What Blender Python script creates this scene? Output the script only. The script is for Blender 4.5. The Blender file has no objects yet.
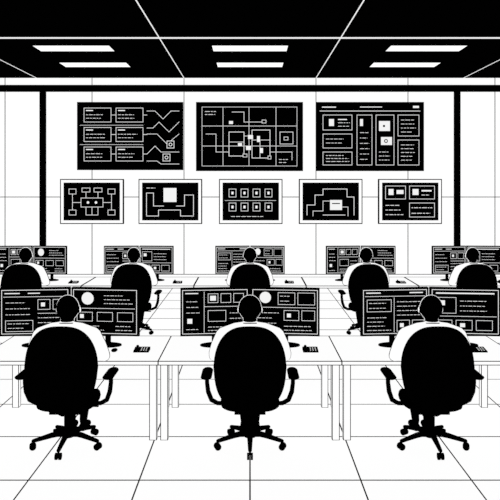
import bpy, math, random
from mathutils import Vector, Matrix

# ------------------------------------------------------------------ materials
def mat(name, col, emit=0.0, rough=0.9, spec=0.0, noise=0.0):
    m = bpy.data.materials.new(name); m.use_nodes = True
    nt = m.node_tree; b = nt.nodes["Principled BSDF"]
    b.inputs["Base Color"].default_value = (*col, 1)
    b.inputs["Roughness"].default_value = rough
    b.inputs["Specular IOR Level"].default_value = spec
    if noise > 0:
        n = nt.nodes.new("ShaderNodeTexNoise"); n.inputs["Scale"].default_value = 40
        r = nt.nodes.new("ShaderNodeValToRGB")
        r.color_ramp.elements[0].color = tuple(c*(1-noise) for c in col)+(1,)
        r.color_ramp.elements[1].color = (*col, 1)
        nt.links.new(n.outputs["Fac"], r.inputs["Fac"])
        nt.links.new(r.outputs["Color"], b.inputs["Base Color"])
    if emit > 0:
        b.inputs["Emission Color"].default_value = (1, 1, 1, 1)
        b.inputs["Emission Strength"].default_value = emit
    return m
WHITE = mat("white_selflit", (.06, .06, .06), .98, noise=.03)  # self-lit: emission stands in for room light and hides shade
BLACK = mat("black_ink", (.0003, .0003, .0003))
BLKFAB = mat("black_fabric", (.0003, .0003, .0003), noise=.3)
CEIL = mat("ceiling_black", (.0003, .0003, .0003))
GLOW = mat("white_glow", (.01, .01, .01), .9)  # emissive: screens, but ceiling lines, keys and hair outline glow with it too
LAMP = mat("lamp_white", (.02, .02, .02), 1.1)
SKIN = mat("skin_selflit", (.06, .06, .06), .98)  # skin emits its own white instead of being lit by lamps
SHIRT = mat("shirt_selflit", (.06, .06, .06), .98)  # shirt brightness comes from added emission, so it shows no shading
MATS = [WHITE, BLACK, BLKFAB, CEIL, GLOW, LAMP, SKIN, SHIRT]
W, K, F, C, G, L, S, T = range(8)

# ------------------------------------------------------------------ mesh builder
class MB:
    def __init__(s): s.v = []; s.f = []; s.m = []; s.sm = []
    def add(s, verts, faces, m, smooth=False):
        o = len(s.v); s.v += [tuple(v) for v in verts]
        for f in faces:
            s.f.append([i+o for i in f]); s.m.append(m); s.sm.append(smooth)
    def box(s, x0, x1, y0, y1, z0, z1, m, line=0, lm=K):
        vs = [(x, y, z) for z in (z0, z1) for y in (y0, y1) for x in (x0, x1)]
        s.add(vs, [(0,2,3,1),(4,5,7,6),(0,1,5,4),(2,6,7,3),(0,4,6,2),(1,3,7,5)], m)
        if line:
            for a, b in ((0,1),(2,3),(4,5),(6,7),(0,2),(1,3),(4,6),(5,7),(0,4),(1,5),(2,6),(3,7)):
                s.seg(vs[a], vs[b], line, lm)
    def seg(s, p, q, r, m):
        p, q = Vector(p), Vector(q); d = (q-p)
        if d.length < 1e-7: return
        d.normalize(); a = d.orthogonal().normalized(); b = d.cross(a)
        vs = [c + (a*math.cos(t)+b*math.sin(t))*r for c in (p-d*r*.6, q+d*r*.6) for t in (0, math.pi/2, math.pi, 3*math.pi/2)]
        s.add(vs, [(0,1,5,4),(1,2,6,5),(2,3,7,6),(3,0,4,7),(3,2,1,0),(4,5,6,7)], m)
    def rings(s, rings, m, smooth=True):
        n = len(rings[0]); vs = [p for r in rings for p in r]; fs = []
        for i in range(len(rings)-1):
            for j in range(n):
                k = (j+1) % n
                fs.append((i*n+j, i*n+k, (i+1)*n+k, (i+1)*n+j))
        fs.append(tuple(range(n))[::-1]); e = (len(rings)-1)*n
        fs.append(tuple(range(e, e+n)))
        s.add(vs, fs, m, smooth)
    def tube(s, pts, rad, m, n=12, round_=True, flat=1.0):
        P = [Vector(p) for p in pts]; R = list(rad) if hasattr(rad, '__len__') else [rad]*len(P)
        if round_:
            d0 = (P[0]-P[1]).normalized(); d1 = (P[-1]-P[-2]).normalized()
            a = [(P[0]+d0*R[0]*math.sin(t), R[0]*math.cos(t)) for t in (1.5, 1.1, .6)]
            b = [(P[-1]+d1*R[-1]*math.sin(t), R[-1]*math.cos(t)) for t in (.6, 1.1, 1.5)]
            P = [x[0] for x in a]+P+[x[0] for x in b]; R = [x[1] for x in a]+R+[x[1] for x in b]
        t0 = (P[1]-P[0]).normalized()
        up = Vector((0, 0, 1)) if abs(t0.z) < .9 else Vector((0, 1, 0))
        a = t0.cross(up).normalized(); rs = []
        for i, p in enumerate(P):
            t = (P[min(i+1, len(P)-1)]-P[max(i-1, 0)]).normalized()
            a = (a - t*a.dot(t)).normalized(); b = t.cross(a)
            rs.append([p+(a*math.cos(2*math.pi*j/n)+b*math.sin(2*math.pi*j/n)*flat)*R[i] for j in range(n)])
        s.rings(rs, m)
    def ell(s, c, r, m, n=20, k=12):
        rs = []
        for i in range(k+1):
            ph = -math.pi/2+math.pi*(i+.02)/(k+.04)
            rs.append([(c[0]+r[0]*math.cos(ph)*math.cos(2*math.pi*j/n), c[1]+r[1]*math.cos(ph)*math.sin(2*math.pi*j/n), c[2]+r[2]*math.sin(ph)) for j in range(n)])
        s.rings(rs, m)
    def mesh(s, name):
        me = bpy.data.meshes.new(name); me.from_pydata(s.v, [], s.f)
        for x in MATS: me.materials.append(x)
        me.polygons.foreach_set("material_index", s.m)
        me.polygons.foreach_set("use_smooth", s.sm)
        me.update(); return me
def put(name, me, loc=(0, 0, 0), rz=0, sc=(1, 1, 1)):
    o = bpy.data.objects.new(name, me); o.location = loc; o.rotation_euler = (0, 0, rz); o.scale = sc
    bpy.context.scene.collection.objects.link(o); return o

# flat line-art on a panel facing -Y. u to the right, v downward, unit = U metres
class Art:
    def __init__(s, mb, U, x0, ztop, y):
        s.mb, s.U, s.x0, s.zt, s.y = mb, U, x0, ztop, y
    def P(s, u, v, l): return (s.x0+u*s.U, s.y-.0015*(l+1)-.001, s.zt-v*s.U)
    def rect(s, a, b, c, d, m=G, l=0):
        s.mb.add([s.P(a,d,l), s.P(c,d,l), s.P(c,b,l), s.P(a,b,l)], [(0,1,2,3)], m)
    def line(s, pts, w=.7, m=G, l=0):
        for (a, b), (c, d) in zip(pts, pts[1:]):
            dx, dy = c-a, d-b; n = math.hypot(dx, dy)
            if n == 0: continue
            dx, dy = dx/n*w/2, dy/n*w/2
            a, b, c, d = a-dx, b-dy, c+dx, d+dy
            s.mb.add([s.P(a+dy,b-dx,l), s.P(a-dy,b+dx,l), s.P(c-dy,d+dx,l), s.P(c+dy,d-dx,l)], [(0,1,2,3)], m)
    def frame(s, a, b, c, d, w=.7, m=G, l=0):
        s.line([(a,b),(c,b),(c,d),(a,d),(a,b)], w, m, l)
    def disc(s, u, v, r, m=G, l=0):
        s.mb.add([s.P(u+r*math.cos(t*math.pi/12), v-r*math.sin(t*math.pi/12), l) for t in range(24)], [tuple(range(24))], m)
    def ring(s, u, v, r, w=.6, m=G, l=0):
        s.line([(u+r*math.cos(t*math.pi/8), v+r*math.sin(t*math.pi/8)) for t in range(17)], w, m, l)
    def text(s, a, b, c, d, rows, w=.6, seed=1, words=True):
        rg = random.Random(seed)
        for i in range(rows):
            v = b+(d-b)*(i+.5)/rows; u = a
            end = a+(c-a)*rg.uniform(.65, 1)
            while u < end:
                ln = rg.uniform(1.5, 5) if words else end-u
                e = min(u+ln, end)
                s.rect(u, v-w/2, e, v+w/2); u = e+.9

# ------------------------------------------------------------------ room
H = 5.16; WY = 16.5; CZ = 2.4; SW = 9.0; NY = -1.0
def room():
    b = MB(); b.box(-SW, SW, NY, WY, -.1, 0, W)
    for i in range(-9, 10):
        X = i*.9; b.add([(X-.005, NY, .002), (X+.005, NY, .002), (X+.008, WY, .002), (X-.008, WY, .002)], [(0,1,2,3)], K)
    Y = 5.2-.9*6
    while Y < WY:
        w = .009 if Y < 8 else .016
        b.add([(-SW, Y-w, .002), (SW, Y-w, .002), (SW, Y+w, .002), (-SW, Y+w, .002)], [(0,1,2,3)], K); Y += .9
    put("floor", b.mesh("floor"))
    b = MB(); b.box(-SW, SW, NY, WY, H, H+.1, C)
    for X in (-8.9, -5.5, -1.7, 1.7, 5.5, 8.9):
        b.box(X-.010, X+.010, NY, WY, H-.006, H, G)
    b.box(-SW, SW, 11.95, 12.05, H-.006, H, G)
    b.box(-SW, SW, 6.94, 7.0, H-.006, H, G)
    put("ceiling", b.mesh("ceiling"))
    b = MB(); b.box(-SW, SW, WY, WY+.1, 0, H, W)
    for px in (-80, 5, 92, 184, 316, 408, 495, 580):
        X = (px-250)/38.8; b.box(X-.009, X+.009, WY-.004, WY, 0, H, K)
    Z = CZ-(197-185)/38.8; b.box(-SW, SW, WY-.004, WY, Z-.009, Z+.009, K)
    put("wall_back", b.mesh("wall_back"))
    for sgn, nm in ((-1, "wall_left"), (1, "wall_right")):
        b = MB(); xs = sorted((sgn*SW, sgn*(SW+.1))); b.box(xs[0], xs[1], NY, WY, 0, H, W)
        xs = sorted((sgn*SW, sgn*(SW-.004))); b.box(xs[0], xs[1], NY, WY, Z-.011, Z+.011, K)
        for i in range(8):
            b.box(xs[0], xs[1], 1+2*i-.011, 1+2*i+.011, 0, H, K)
        put(nm, b.mesh(nm))
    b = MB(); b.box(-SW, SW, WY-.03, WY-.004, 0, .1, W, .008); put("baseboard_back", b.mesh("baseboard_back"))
    b = MB(); b.box(-SW, SW, WY-.14, WY-.004, 4.80, 4.96, K); put("trim_1", b.mesh("trim_1"))
    for i, X in enumerate((-5.32, 5.32)):
        b = MB(); b.box(X-.07, X+.07, WY-.12, WY-.005, 0, 4.80, K)
        put("trim_%d" % (i+2), b.mesh("trim_%d" % (i+2)))
    b = MB(); b.box(-.75, .75, -.25, .25, -.012, 0, L); b.box(-.79, .79, -.29, .29, -.006, 0, K)
    me = b.mesh("ceiling_light")
    for Y in (12.9, 14.66):
        for X in (-3.54, 0, 3.54): put("ceiling_light", me, (X, Y, H))
room()

# ------------------------------------------------------------------ wall displays
U = 1/39.0
def disp(x0, y0, x1, y1, big):
    b = MB(); w = (x1-x0)*U; h = (y1-y0)*U
    b.box(-w/2, w/2, -.08, 0, -h/2, h/2, K)
    return b, Art(b, U, -w/2, h/2, -.08)
def place(b, name, x0, y0, x1, y1):
    put(name, b.mesh(name), ((x0+x1-500)/2*U, WY-.006, CZ-((y0+y1)/2-185)*U))
# large 1
q = (77, 102, 183, 170); b, a = disp(*q, True)
for r_ in range(3):
    y = 6+r_*19.5
    for x in (7, 39):
        a.frame(x, y, x+27, y+14, .5); a.rect(x+2, y+2, x+9, y+3)
        a.text(x+2, y+5, x+24, y+12, 2, .5, seed=r_*3+x)
    a.line([(34, y+7), (39, y+7)], .5); a.line([(66, y+7), (70, y+7)], .5)
a.line([(3, 23.2), (66, 23.2)], .35); a.line([(3, 42.6), (66, 42.6)], .35)
a.line([(70, 9), (78, 9), (86, 17), (94, 9), (102, 9)], .5)
a.line([(70, 26), (76, 26), (82, 20), (92, 30), (102, 20)], .5)
a.line([(70, 32), (80, 32), (90, 42), (102, 32)], .5); a.line([(70, 52), (78, 44), (84, 50), (102, 50)], .5)
a.line([(70, 59), (80, 59), (84, 62), (102, 62)], .5)
for x, y in ((90, 39), (86, 52)):
    a.rect(x, y, x+7, y+7, K, 1); a.frame(x, y, x+7, y+7, .6, G, 2); a.ring(x+3.5, y+3.5, 1.5, .6, G, 2)
place(b, "video_wall_screen", *q)
# large 2
q = (196, 102, 303, 171); b, a = disp(*q, True)
a.frame(6, 5, 101, 64, .4)
for x in (27, 53, 80): a.line([(x, 5), (x, 64)], .45)
for y in (24, 44): a.line([(6, y), (101, y)], .45)
a.frame(33, 30, 48, 54, .6); a.line([(33, 40), (48, 40)], .5); a.frame(56, 28, 74, 56, .6); a.line([(56, 38), (74, 38)], .5)
a.line([(64, 38), (64, 56)], .5); a.line([(48, 34), (56, 34)], .5); a.frame(84, 30, 97, 42, .5)
a.line([(10, 32), (20, 32), (20, 50), (33, 50)], .5)
a.line([(36, 10), (48, 10), (48, 20), (66, 20)], .5); a.line([(74, 50), (96, 50), (96, 58)], .5)
for x, y, w, h in ((52,33,5,4),(61,34,3,6),(50,44,5,4),(64,46,3,5),(42,41,4,3),(33,19,4,3),(66,18,4,3),(88,35,4,3),(72,54,3,3),(47,52,4,3)):
    if (x+y) % 3: a.rect(x, y, x+w, y+h, G, 1)
    else: a.rect(x, y, x+w, y+h, K, 1); a.frame(x, y, x+w, y+h, .5, G, 2)
a.text(9, 8, 24, 14, 2, .5, 8); a.text(83, 56, 94, 62, 2, .5, 9)
place(b, "video_wall_screen", *q)
# large 3
q = (316, 102, 424, 171); b, a = disp(*q, True)
a.rect(6, 4.6, 20, 5.6); a.rect(44, 4.6, 66, 5.4); a.rect(97, 3.8, 103, 6); a.line([(4, 9), (104, 9)], .6)
for x, y, x1, y1 in ((7,13,36,28),(7,32,36,46),(7,50,36,63),(41,13,56,63),(60,13,78,63),(82,13,103,34),(82,38,103,63)):
    a.frame(x, y, x1, y1, .5)
a.rect(13, 17, 18, 24); a.rect(22, 17, 31, 18); a.text(22, 19, 34, 26, 2, .5, 2)
a.text(10, 35, 34, 43, 2, .5, 3); a.text(10, 52, 34, 61, 3, .5, 4)
a.rect(44, 17, 47, 24); a.text(44, 28, 54, 60, 6, .5, 6)
a.rect(63, 19, 74, 29, G); a.rect(67, 23, 69, 25, K, 1); a.rect(65, 35, 76, 43, G); a.ring(70, 39, 1.5, .8, K, 1)
a.text(63, 48, 76, 60, 3, .5, 7); a.text(85, 16, 101, 32, 4, .5, 11); a.text(85, 41, 101, 60, 5, .5, 12)
place(b, "video_wall_screen", *q)
# small row
def small(x0):
    q = (x0, 179, x0+63.5, 224); b, a = disp(*q, False)
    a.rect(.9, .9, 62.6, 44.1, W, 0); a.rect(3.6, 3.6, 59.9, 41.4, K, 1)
    a2 = Art(b, U, a.x0, a.zt, a.y-.004); return q, b, a2
q, b, a = small(60)
for x, y, w, h in ((9,10,7,5),(22,9,8,4),(34,9,8,4),(48,10,7,5),(21,19,22,9),(9,31,7,5),(48,31,7,5)):
    a.frame(x, y, x+w, y+h, .5)
a.line([(12.5,15),(12.5,31)], .5); a.line([(51.5,15),(51.5,31)], .5); a.line([(12.5,23.5),(21,23.5)], .5); a.line([(43,23.5),(51.5,23.5)], .5)
a.line([(26,13),(26,19)], .5); a.line([(38,13),(38,19)], .5); a.line([(26,28),(26,36),(38,36),(38,28)], .5); a.line([(32,28),(32,36)], .5)
a.disc(28, 23.5, 1.3); a.disc(36, 23.5, 1.3); place(b, "wall_monitor", *q)
q, b, a = small(138.5)
a.rect(25, 9, 38, 23)
a.line([(8,36),(8,14),(15,14),(15,27),(25,27)], .6); a.line([(38,27),(46,27),(46,16),(55,16),(55,36)], .6)
a.line([(8,37),(20,37),(20,31),(42,31),(42,37),(55,37)], .6); a.text(8, 7, 20, 11, 1, .6, 3)
place(b, "wall_monitor", *q)
q, b, a = small(219)
for i in range(4):
    for j in range(2):
        x, y = 10+i*12, 10+j*14
        a.frame(x, y, x+7, y+8, .5); a.rect(x+2.4, y+2.6, x+4.6, y+5.4)
a.line([(6, 21.5), (57, 21.5)], .35); a.text(12, 36, 50, 39, 1, .5, 5); place(b, "wall_monitor", *q)
q, b, a = small(299)
a.rect(31, 21, 43, 31); a.rect(33, 24, 41, 25, K, 1)
a.line([(8,36),(8,26),(16,26),(16,16),(24,16),(24,10),(48,10),(48,18),(55,18),(55,36)], .6)
a.line([(14,37),(14,32),(24,32),(24,22),(31,22)], .5); a.line([(43,28),(49,28),(49,37)], .5)
a.line([(24,36),(46,36)], .6); place(b, "wall_monitor", *q)
q, b, a = small(378.5)
a.frame(7, 7, 27, 20, .5); a.rect(10, 10, 15, 16); a.rect(18, 11, 25, 15); a.frame(31, 7, 56, 20, .5); a.rect(34, 10, 40, 16)
a.rect(43, 11, 53, 12.5); a.text(43, 14, 54, 18, 1, .6, 3); a.text(7, 24, 27, 38, 3, .6, 14); a.frame(31, 24, 56, 38, .5); a.text(33, 26, 54, 37, 2, .6, 15)
place(b, "wall_monitor", *q)

# ------------------------------------------------------------------ computer monitors
def monitor(kind, k=1.0):
    b = MB(); w, z0, z1 = .70, .117, .604     # heights above desk top
    b.box(-w/2, w/2, -.015, .03, z0, z1, K)
    b.box(-.16, .16, .03, .06, z0+.08, z1-.08, K)
    b.tube([(0, .06, .33), (0, .09, .25), (0, .09, .02)], [.03, .03, .03], K, 10, False)
    n = 24
    b.rings([[(.15*math.cos(2*math.pi*j/n), .06+.095*math.sin(2*math.pi*j/n), z) for j in range(n)] for z in (.0, .012)], K, False)
    b.rings([[(.10*math.cos(2*math.pi*j/n), .06+.06*math.sin(2*math.pi*j/n), z) for j in range(n)] for z in (.012, .022)], K, False)
    a = Art(b, .01, -w/2, z1, -.015)
    x = .45*k; t = .5*k
    a.frame(2.2, 2.2, 67.8, 46.3, .6*k)
    if kind == 0:
        a.rect(5, 5, 20, 6); a.rect(28, 5, 40, 6); a.line([(4, 9), (66, 9)], x)
        a.text(6, 12, 32, 30, 3, t, 21); a.frame(38, 12, 50, 22, x); a.frame(53, 12, 65, 22, x); a.rect(41, 15, 45, 19)
        a.line([(38, 26), (65, 26)], x); a.text(38, 28, 65, 43, 3, t, 22)
        a.frame(6, 33, 33, 44, x); a.text(8, 34, 31, 43, 2, t, 24)
    elif kind == 1:
        a.disc(17, 11, 6.3); a.text(34, 6, 64, 18, 3, t, 31); a.line([(4, 21), (66, 21)], x)
        for i in range(3): a.frame(6+i*21, 25, 22+i*21, 34, x)
        a.rect(9, 27, 13, 31)
        a.text(6, 37, 40, 45, 2, t, 32); a.text(46, 37, 64, 45, 2, t, 33)
    elif kind == 2:
        a.rect(5, 5, 18, 6); a.line([(24, 4), (24, 45)], x)
        for i in range(3): a.frame(28+i*13, 6, 38+i*13, 15, x)
        a.rect(30, 8, 36, 13); a.text(6, 11, 21, 28, 3, t, 41); a.rect(7, 31, 12, 36)
        a.line([(24, 19), (66, 19)], x); a.frame(28, 23, 46, 34, x); a.text(50, 23, 65, 34, 2, t, 42)
        a.text(28, 38, 65, 45, 2, t, 43); a.text(6, 39, 21, 45, 1, t, 44)
    elif kind == 3:
        a.disc(15, 10, 5.8); a.frame(28, 5, 45, 17, x); a.frame(48, 5, 65, 17, x); a.text(30, 6, 43, 16, 2, t, 51)
        a.line([(4, 20), (66, 20)], x); a.text(6, 23, 29, 44, 4, t, 52); a.frame(34, 23, 49, 33, x); a.frame(52, 23, 65, 33, x)
        a.rect(37, 26, 41, 30); a.text(34, 37, 65, 45, 2, t, 53)
    elif kind == 4:
        a.rect(5, 4.5, 20, 5.6); a.rect(50, 4.5, 64, 5.6); a.line([(4, 8.5), (66, 8.5)], x)
        a.frame(6, 12, 31, 24, x); a.text(8, 13, 29, 23, 2, t, 61); a.text(37, 12, 65, 30, 4, t, 62)
        a.line([(34, 10), (34, 45)], x); a.text(6, 28, 31, 45, 4, t, 63); a.frame(37, 33, 50, 44, x); a.frame(53, 33, 65, 44, x); a.rect(40, 36, 44, 40)
    else:
        a.rect(6, 5, 64, 6.3); a.frame(6, 10, 26, 26, x); a.rect(9, 13, 15, 18); a.text(30, 11, 64, 26, 3, t, 71)
        a.line([(4, 29), (66, 29)], x)
        for i in range(3): a.frame(6+i*20, 33, 22+i*20, 43, x)
        a.text(8, 34, 20, 42, 2, t, 72); a.rect(30, 36, 35, 40)
    return b.mesh("computer_monitor")

# ------------------------------------------------------------------ desks
DT = .75
def desk(w, d, ln):
    b = MB()
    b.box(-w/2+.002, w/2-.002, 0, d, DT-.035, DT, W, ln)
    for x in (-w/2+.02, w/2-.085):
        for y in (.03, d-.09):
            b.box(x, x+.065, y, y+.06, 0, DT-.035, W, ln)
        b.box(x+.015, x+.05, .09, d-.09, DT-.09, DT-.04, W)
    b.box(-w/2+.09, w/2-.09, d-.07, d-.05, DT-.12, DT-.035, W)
    return b.mesh("office_desk")

def keyboard():
    b = MB(); b.box(-.22, .22, -.065, .065, 0, .016, K)
    for r_ in range(4):
        for c in range(14):
            x = -.205+c*.0295; y = -.052+r_*.027
            b.box(x, x+.022, y, y+.02, .016, .019, G if (r_+c) % 2 else K)
    return b.mesh("keyboard")
def mouse():
    b = MB(); b.ell((0, 0, .017), (.03, .052, .016), K); b.seg((0, .01, .034), (0, .045, .027), .002, G); return b.mesh("computer_mouse")
def phone():
    b = MB()
    vs = [(-.075,-.06,0),(.075,-.06,0),(.075,.06,0),(-.075,.06,0),(-.075,-.06,.012),(.075,-.06,.012),(.075,.06,.028),(-.075,.06,.028)]
    b.add(vs, [(3,2,1,0),(4,5,6,7),(0,1,5,4),(2,3,7,6),(0,4,7,3),(1,2,6,5)], K)
    for i in range(3):
        for j in range(3):
            x = -.005+i*.025; y = -.04+j*.030; z = .012+(y+.06)*.016/.12
            b.box(x, x+.008, y, y+.011, z, z+.004, G)
    b.tube([(-.048, -.042, .022), (-.048, -.025, .027), (-.048, .025, .034), (-.048, .042, .036)], [.015, .010, .010, .015], K, 10)
    return b.mesh("desk_phone")
KB, MS, PH = keyboard(), mouse(), phone()

# ------------------------------------------------------------------ office chair
def chair():
    b = MB()
    def outline(n=56):
        pts = []
        for j in range(n):
            t = 2*math.pi*j/n; c, s_ = math.cos(t), math.sin(t)
            e = 2/(2.8 if s_ > 0 else 3.4)
            x = abs(c)**e*math.copysign(1, c); z = abs(s_)**e*math.copysign(1, s_)
            wd = .325 - (.045 if z < 0 else .045)*abs(z)**1.3
            pts.append((x*wd, .785+z*.368))
        return pts
    O = outline()
    def ring(sc, y):
        return [(x*sc, y-.245+.35*x*x*sc*sc-.05*((z-.785)*sc)-.03*math.exp(-((z-.62)/.15)**2), .785+(z-.785)*sc) for x, z in O]
    rs = [ring(.02, -.06), ring(.4, -.058), ring(.75, -.052)]
    for k in range(7):
        ph = -math.pi/2+math.pi*k/6
        rs.append(ring(.94+.06*math.cos(ph), .045*math.sin(ph)))
    rs += [ring(.7, .035), ring(.4, .03), ring(.02, .03)]
    b.rings(rs, F)
    def sring(sc, z):
        out = []
        for j in range(40):
            t = 2*math.pi*j/40; c, s_ = math.cos(t), math.sin(t); e = 2/3.6
            x = abs(c)**e*math.copysign(1, c)*.27*sc; y = abs(s_)**e*math.copysign(1, s_)*.25*sc+.03
            out.append((x, y, z-(.03*max(0, y-.18)/.1 if y > .18 else 0)))
        return out
    b.rings([sring(.3, .37), sring(.9, .375), sring(.98, .39), sring(1, .415), sring(.98, .445), sring(.92, .465), sring(.5, .47), sring(.05, .47)], F)
    for s_ in (-1, 1):
        b.tube([(s_*.20, 0, .385), (s_*.30, 0, .39), (s_*.355, 0, .42), (s_*.385, -.01, .50), (s_*.395, -.01, .58), (s_*.395, -.01, .66)], [.018, .02, .022, .022, .02, .02], F, 10)
        rs = []
        for y, r_ in ((-.17, .2), (-.165, .7), (-.14, 1), (.10, 1), (.135, .8), (.145, .3)):
            rs.append([(s_*.395+.05*r_*math.cos(2*math.pi*j/16), y, .667+.022*r_*math.sin(2*math.pi*j/16)) for j in range(16)])
        b.rings(rs, F)
    b.tube([(0, .02, .36), (0, -.18, .36), (0, -.27, .40), (0, -.28, .55)], [.03, .03, .028, .025], F, 10)
    b.box(-.14, .14, -.12, .12, .325, .375, F)
    b.tube([(.05, .05, .35), (.26, .05, .345)], [.008, .01], F, 8)
    b.tube([(0, 0, .36), (0, 0, .24)], .026, F, 14, False)
    b.tube([(0, 0, .28), (0, 0, .09)], .038, F, 14, False)
    b.tube([(0, 0, .145), (0, 0, .085)], .055, F, 16, False)
    for k in range(5):
        t = -math.pi/2+k*2*math.pi/5; c, s_ = math.cos(t), math.sin(t)
        b.tube([(c*.03, s_*.03, .125), (c*.15, s_*.15, .11), (c*.305, s_*.305, .078)], [.028, .024, .017], F, 10)
        b.tube([(c*.305, s_*.305, .08), (c*.305, s_*.305, .04)], .009, F, 8, False)
        nx, ny = -s_, c
        for g in (-1, 1):
            p = Vector((c*.31, s_*.31, .03))
            b.tube([p+Vector((nx, ny, 0))*g*.007, p+Vector((nx, ny, 0))*g*.026], .03, F, 18, False)
    return b.mesh("office_chair")
CH = chair()

# ------------------------------------------------------------------ people
HC = (0, -.014, 1.272); HR = (.104, .104, .116)
def worker_body():
    b = MB()
    def er(z, rx, ry, y): return [(rx*math.cos(2*math.pi*j/28), y+ry*math.sin(2*math.pi*j/28), z) for j in range(28)]
    b.rings([er(.475, .10, .09, -.03), er(.49, .15, .12, -.03), er(.54, .18, .13, -.035), er(.62, .175, .125, -.045), er(.72, .16, .11, -.05), er(.84, .175, .115, -.05),
             er(.95, .20, .12, -.05), er(1.03, .19, .11, -.045), er(1.08, .13, .085, -.04), er(1.12, .075, .065, -.035)], S)
    b.tube([(0, -.04, 1.05), (0, -.03, 1.14), (0, -.01, 1.22)], [.068, .062, .060], S, 18)
    for s_ in (-1, 1):
        b.tube([(s_*.02, -.04, 1.10), (s_*.12, -.045, 1.08), (s_*.235, -.035, 1.02)], [.055, .064, .080], S, 16)
        b.tube([(s_*.235, -.035, 1.02), (s_*.29, -.02, .92), (s_*.322, .005, .84), (s_*.326, .03, .822)], [.080, .070, .058, .052], S, 16)
        b.tube([(s_*.326, .03, .820), (s_*.275, .13, .812), (s_*.207, .24, .800), (s_*.18, .285, .793)], [.052, .045, .034, .028], S, 14)
        b.tube([(s_*.18, .285, .793), (s_*.172, .315, .792), (s_*.165, .355, .790)], [.026, .036, .036], S, 14, True, .42)
        for i, (dx, ln) in enumerate(((-.030, .062), (-.010, .074), (.010, .070), (.029, .054))):
            x0 = s_*(.166+dx); sp = s_*dx*.35
            b.tube([(x0, .36, .792), (x0+sp*.3, .385, .798), (x0+sp*.7, .385+ln*.5, .794), (x0+sp, .385+ln*.85, .784)], [.0100, .0095, .0088, .0078], S, 10)
        b.tube([(s_*.150, .315, .789), (s_*.126, .342, .787), (s_*.117, .368, .782)], [.013, .0105, .0088], S, 10)
        b.tube([(s_*.09, -.03, .557), (s_*.10, .18, .557), (s_*.09, .37, .545)], [.080, .077, .060], S, 18)
        b.tube([(s_*.09, .37, .54), (s_*.073, .36, .36), (s_*.055, .32, .11)], [.060, .052, .036], S, 16)
        b.tube([(s_*.054, .30, .055), (s_*.058, .38, .045), (s_*.063, .47, .035)], [.040, .038, .032], S, 14)
    b.ell((0, .005, 1.275), (.08, .094, .105), S)
    b.ell((0, .035, 1.205), (.057, .06, .05), S)
    b.ell(HC, HR, S)
    b.tube([(0, .094, 1.285), (0, .110, 1.262), (0, .104, 1.25)], [.008, .012, .011], S, 10)
    for s_ in (-1, 1): b.ell((s_*.104, .01, 1.25), (.013, .021, .032), S)
    me = b.mesh("tmp"); o = put("tmp_body", me)
    md = o.modifiers.new("r", 'REMESH'); md.mode = 'VOXEL'; md.voxel_size = .0065
    sm = o.modifiers.new("s", 'SMOOTH'); sm.iterations = 4; sm.factor = .5
    dg = bpy.context.evaluated_depsgraph_get()
    ev = o.evaluated_get(dg); m2 = bpy.data.meshes.new_from_object(ev)
    bpy.data.objects.remove(o)
    return m2
BODY = worker_body()
def cls(c):
    x, y, z = c
    if z > 1.155:
        e = ((x-HC[0])/HR[0])**2+((y-HC[1])/HR[1])**2+((z-HC[2])/HR[2])**2
        hair = e > .84 and abs(x) < .106 and y < .05 and not (y > .0 and z < 1.225)
        if hair or (z > 1.325 and y < .075): return F
        return S
    if z < .66 and (abs(x) < .26) and not (z > .60 and y < .07): return F
    return S if (y > .275 and z > .7) or z > 1.135 else T
def worker(r):
    b = MB()
    V = [v.co.copy() for v in BODY.vertices]; N = [v.normal.copy() for v in BODY.vertices]
    b.v = [tuple(v) for v in V]
    for p in BODY.polygons:
        m = cls(p.center); b.f.append(list(p.vertices)); b.m.append(m); b.sm.append(True)
    for p in BODY.polygons:
        vs = list(p.vertices)
        m = cls(p.center); z = p.center.z; y = p.center.y
        if m == F and z < 1.1: continue
        pts = []
        for i in range(len(vs)):
            a, c = vs[i], vs[(i+1) % len(vs)]
            na, nc = N[a].y, N[c].y
            if (na > 0) != (nc > 0):
                t = na/(na-nc); pts.append(V[a].lerp(V[c], t))
        if len(pts) == 2 and (pts[0]-pts[1]).length > 1e-5:
            hand = y > .30 and z < 1
            b.seg(pts[0], pts[1], r*(.35 if hand else 1), G if m == F else K)
    n = 28
    def loop(c, rx, ry, tilt=0):
        P = [Vector((c[0]+rx*math.cos(2*math.pi*j/n), c[1]+ry*math.sin(2*math.pi*j/n), c[2]+tilt*math.sin(2*math.pi*j/n))) for j in range(n)]
        for j in range(n): b.seg(P[j], P[(j+1) % n], r, K)
    loop((0, -.033, 1.135), .070, .070, -.012)
    for s_ in (-1, 1):
        d = Vector((s_*-.5, 1, -.08)).normalized(); a_ = d.cross(Vector((0, 0, 1))).normalized(); u_ = a_.cross(d)
        P = [Vector((s_*.19, .265, .796))+(a_*math.cos(2*math.pi*j/n)+u_*math.sin(2*math.pi*j/n))*.033 for j in range(n)]
        for j in range(n): b.seg(P[j], P[(j+1) % n], .003, K)
        b.ell((s_*.032, .092, 1.288), (.012, .006, .006), K, 12, 8)
        b.seg((s_*.018, .096, 1.306), (s_*.048, .086, 1.308), .003, K)
    b.seg((-.022, .092, 1.222), (.022, .092, 1.222), .003, K)
    return b.mesh("office_worker")
WF, WB = worker(.0048), worker(.0078)

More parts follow.
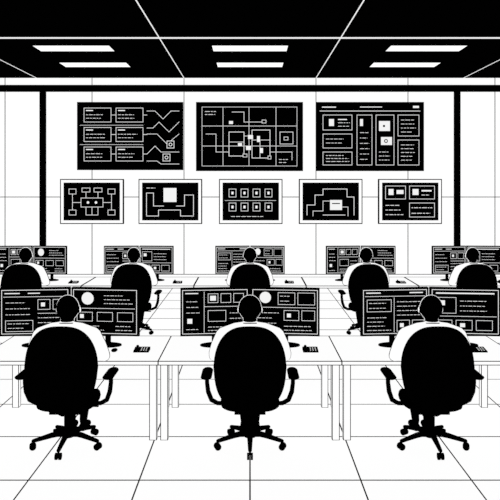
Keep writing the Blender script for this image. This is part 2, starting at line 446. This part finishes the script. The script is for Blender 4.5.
# ------------------------------------------------------------------ workstations
DF = desk(1.72, 1.0, .0045); DB = desk(1.83, 1.0, .0065)
MON = [monitor(i) for i in range(6)]; MONB = [monitor(i, 1.3) for i in range(6)]
FY, BY = 5.90, 10.37
ci = 0
for X, XD, XM in ((-1.675, -1.72, -1.83), (0, 0, 0), (1.665, 1.72, 1.83)):
    put("office_desk", DF, (XD, FY+.09, 0))
    put("office_chair", CH, (X, FY, 0))
    put("office_worker", WF, (X, FY, 0))
    for s_ in (-1, 1):
        put("computer_monitor", MON[ci], (XM+s_*.357, FY+.62, DT+.001), math.radians(-5*s_)); ci += 1
    put("keyboard", KB, (X, FY+.43, DT+.001))
    put("computer_mouse", MS, (X+.34, FY+.40, DT+.008))
    put("desk_phone", PH, (X+.60, FY+.46, DT+.001), 0)
ci = 0
for X, XD, XM in ((-3.63, -3.68, -3.74), (-1.88, -1.84, -1.91), (0, 0, 0), (1.88, 1.84, 1.90), (3.60, 3.68, 3.72)):
    put("office_desk", DB, (XD, BY+.09, 0))
    put("office_chair", CH, (X, BY, 0))
    put("office_worker", WB, (X, BY, 0))
    for s_ in (-1, 1):
        put("computer_monitor", MONB[(ci*5+2) % 6], (XM+s_*.302, BY+.63, DT+.001), math.radians(-4*s_), (.84, 1, 1)); ci += 1
    put("keyboard", KB, (X, BY+.43, DT+.001))
    put("desk_phone", PH, (X+.66, BY+.40, DT+.001))

# ------------------------------------------------------------------ light / world / camera
w = bpy.data.worlds.new("World"); bpy.context.scene.world = w; w.use_nodes = True
w.node_tree.nodes["Background"].inputs[0].default_value = (1, 1, 1, 1)
w.node_tree.nodes["Background"].inputs[1].default_value = .9
cam = bpy.data.cameras.new("camera"); co = bpy.data.objects.new("camera", cam)
bpy.context.scene.collection.objects.link(co)
co.location = (0, 0, CZ); co.rotation_euler = (math.pi/2, 0, 0)
cam.sensor_width = 36; cam.lens = 36*640/500; cam.shift_y = -(250-185)/500
bpy.context.scene.camera = co
sc = bpy.context.scene
sc.view_settings.view_transform = 'Standard'
sc.view_settings.look = 'None'
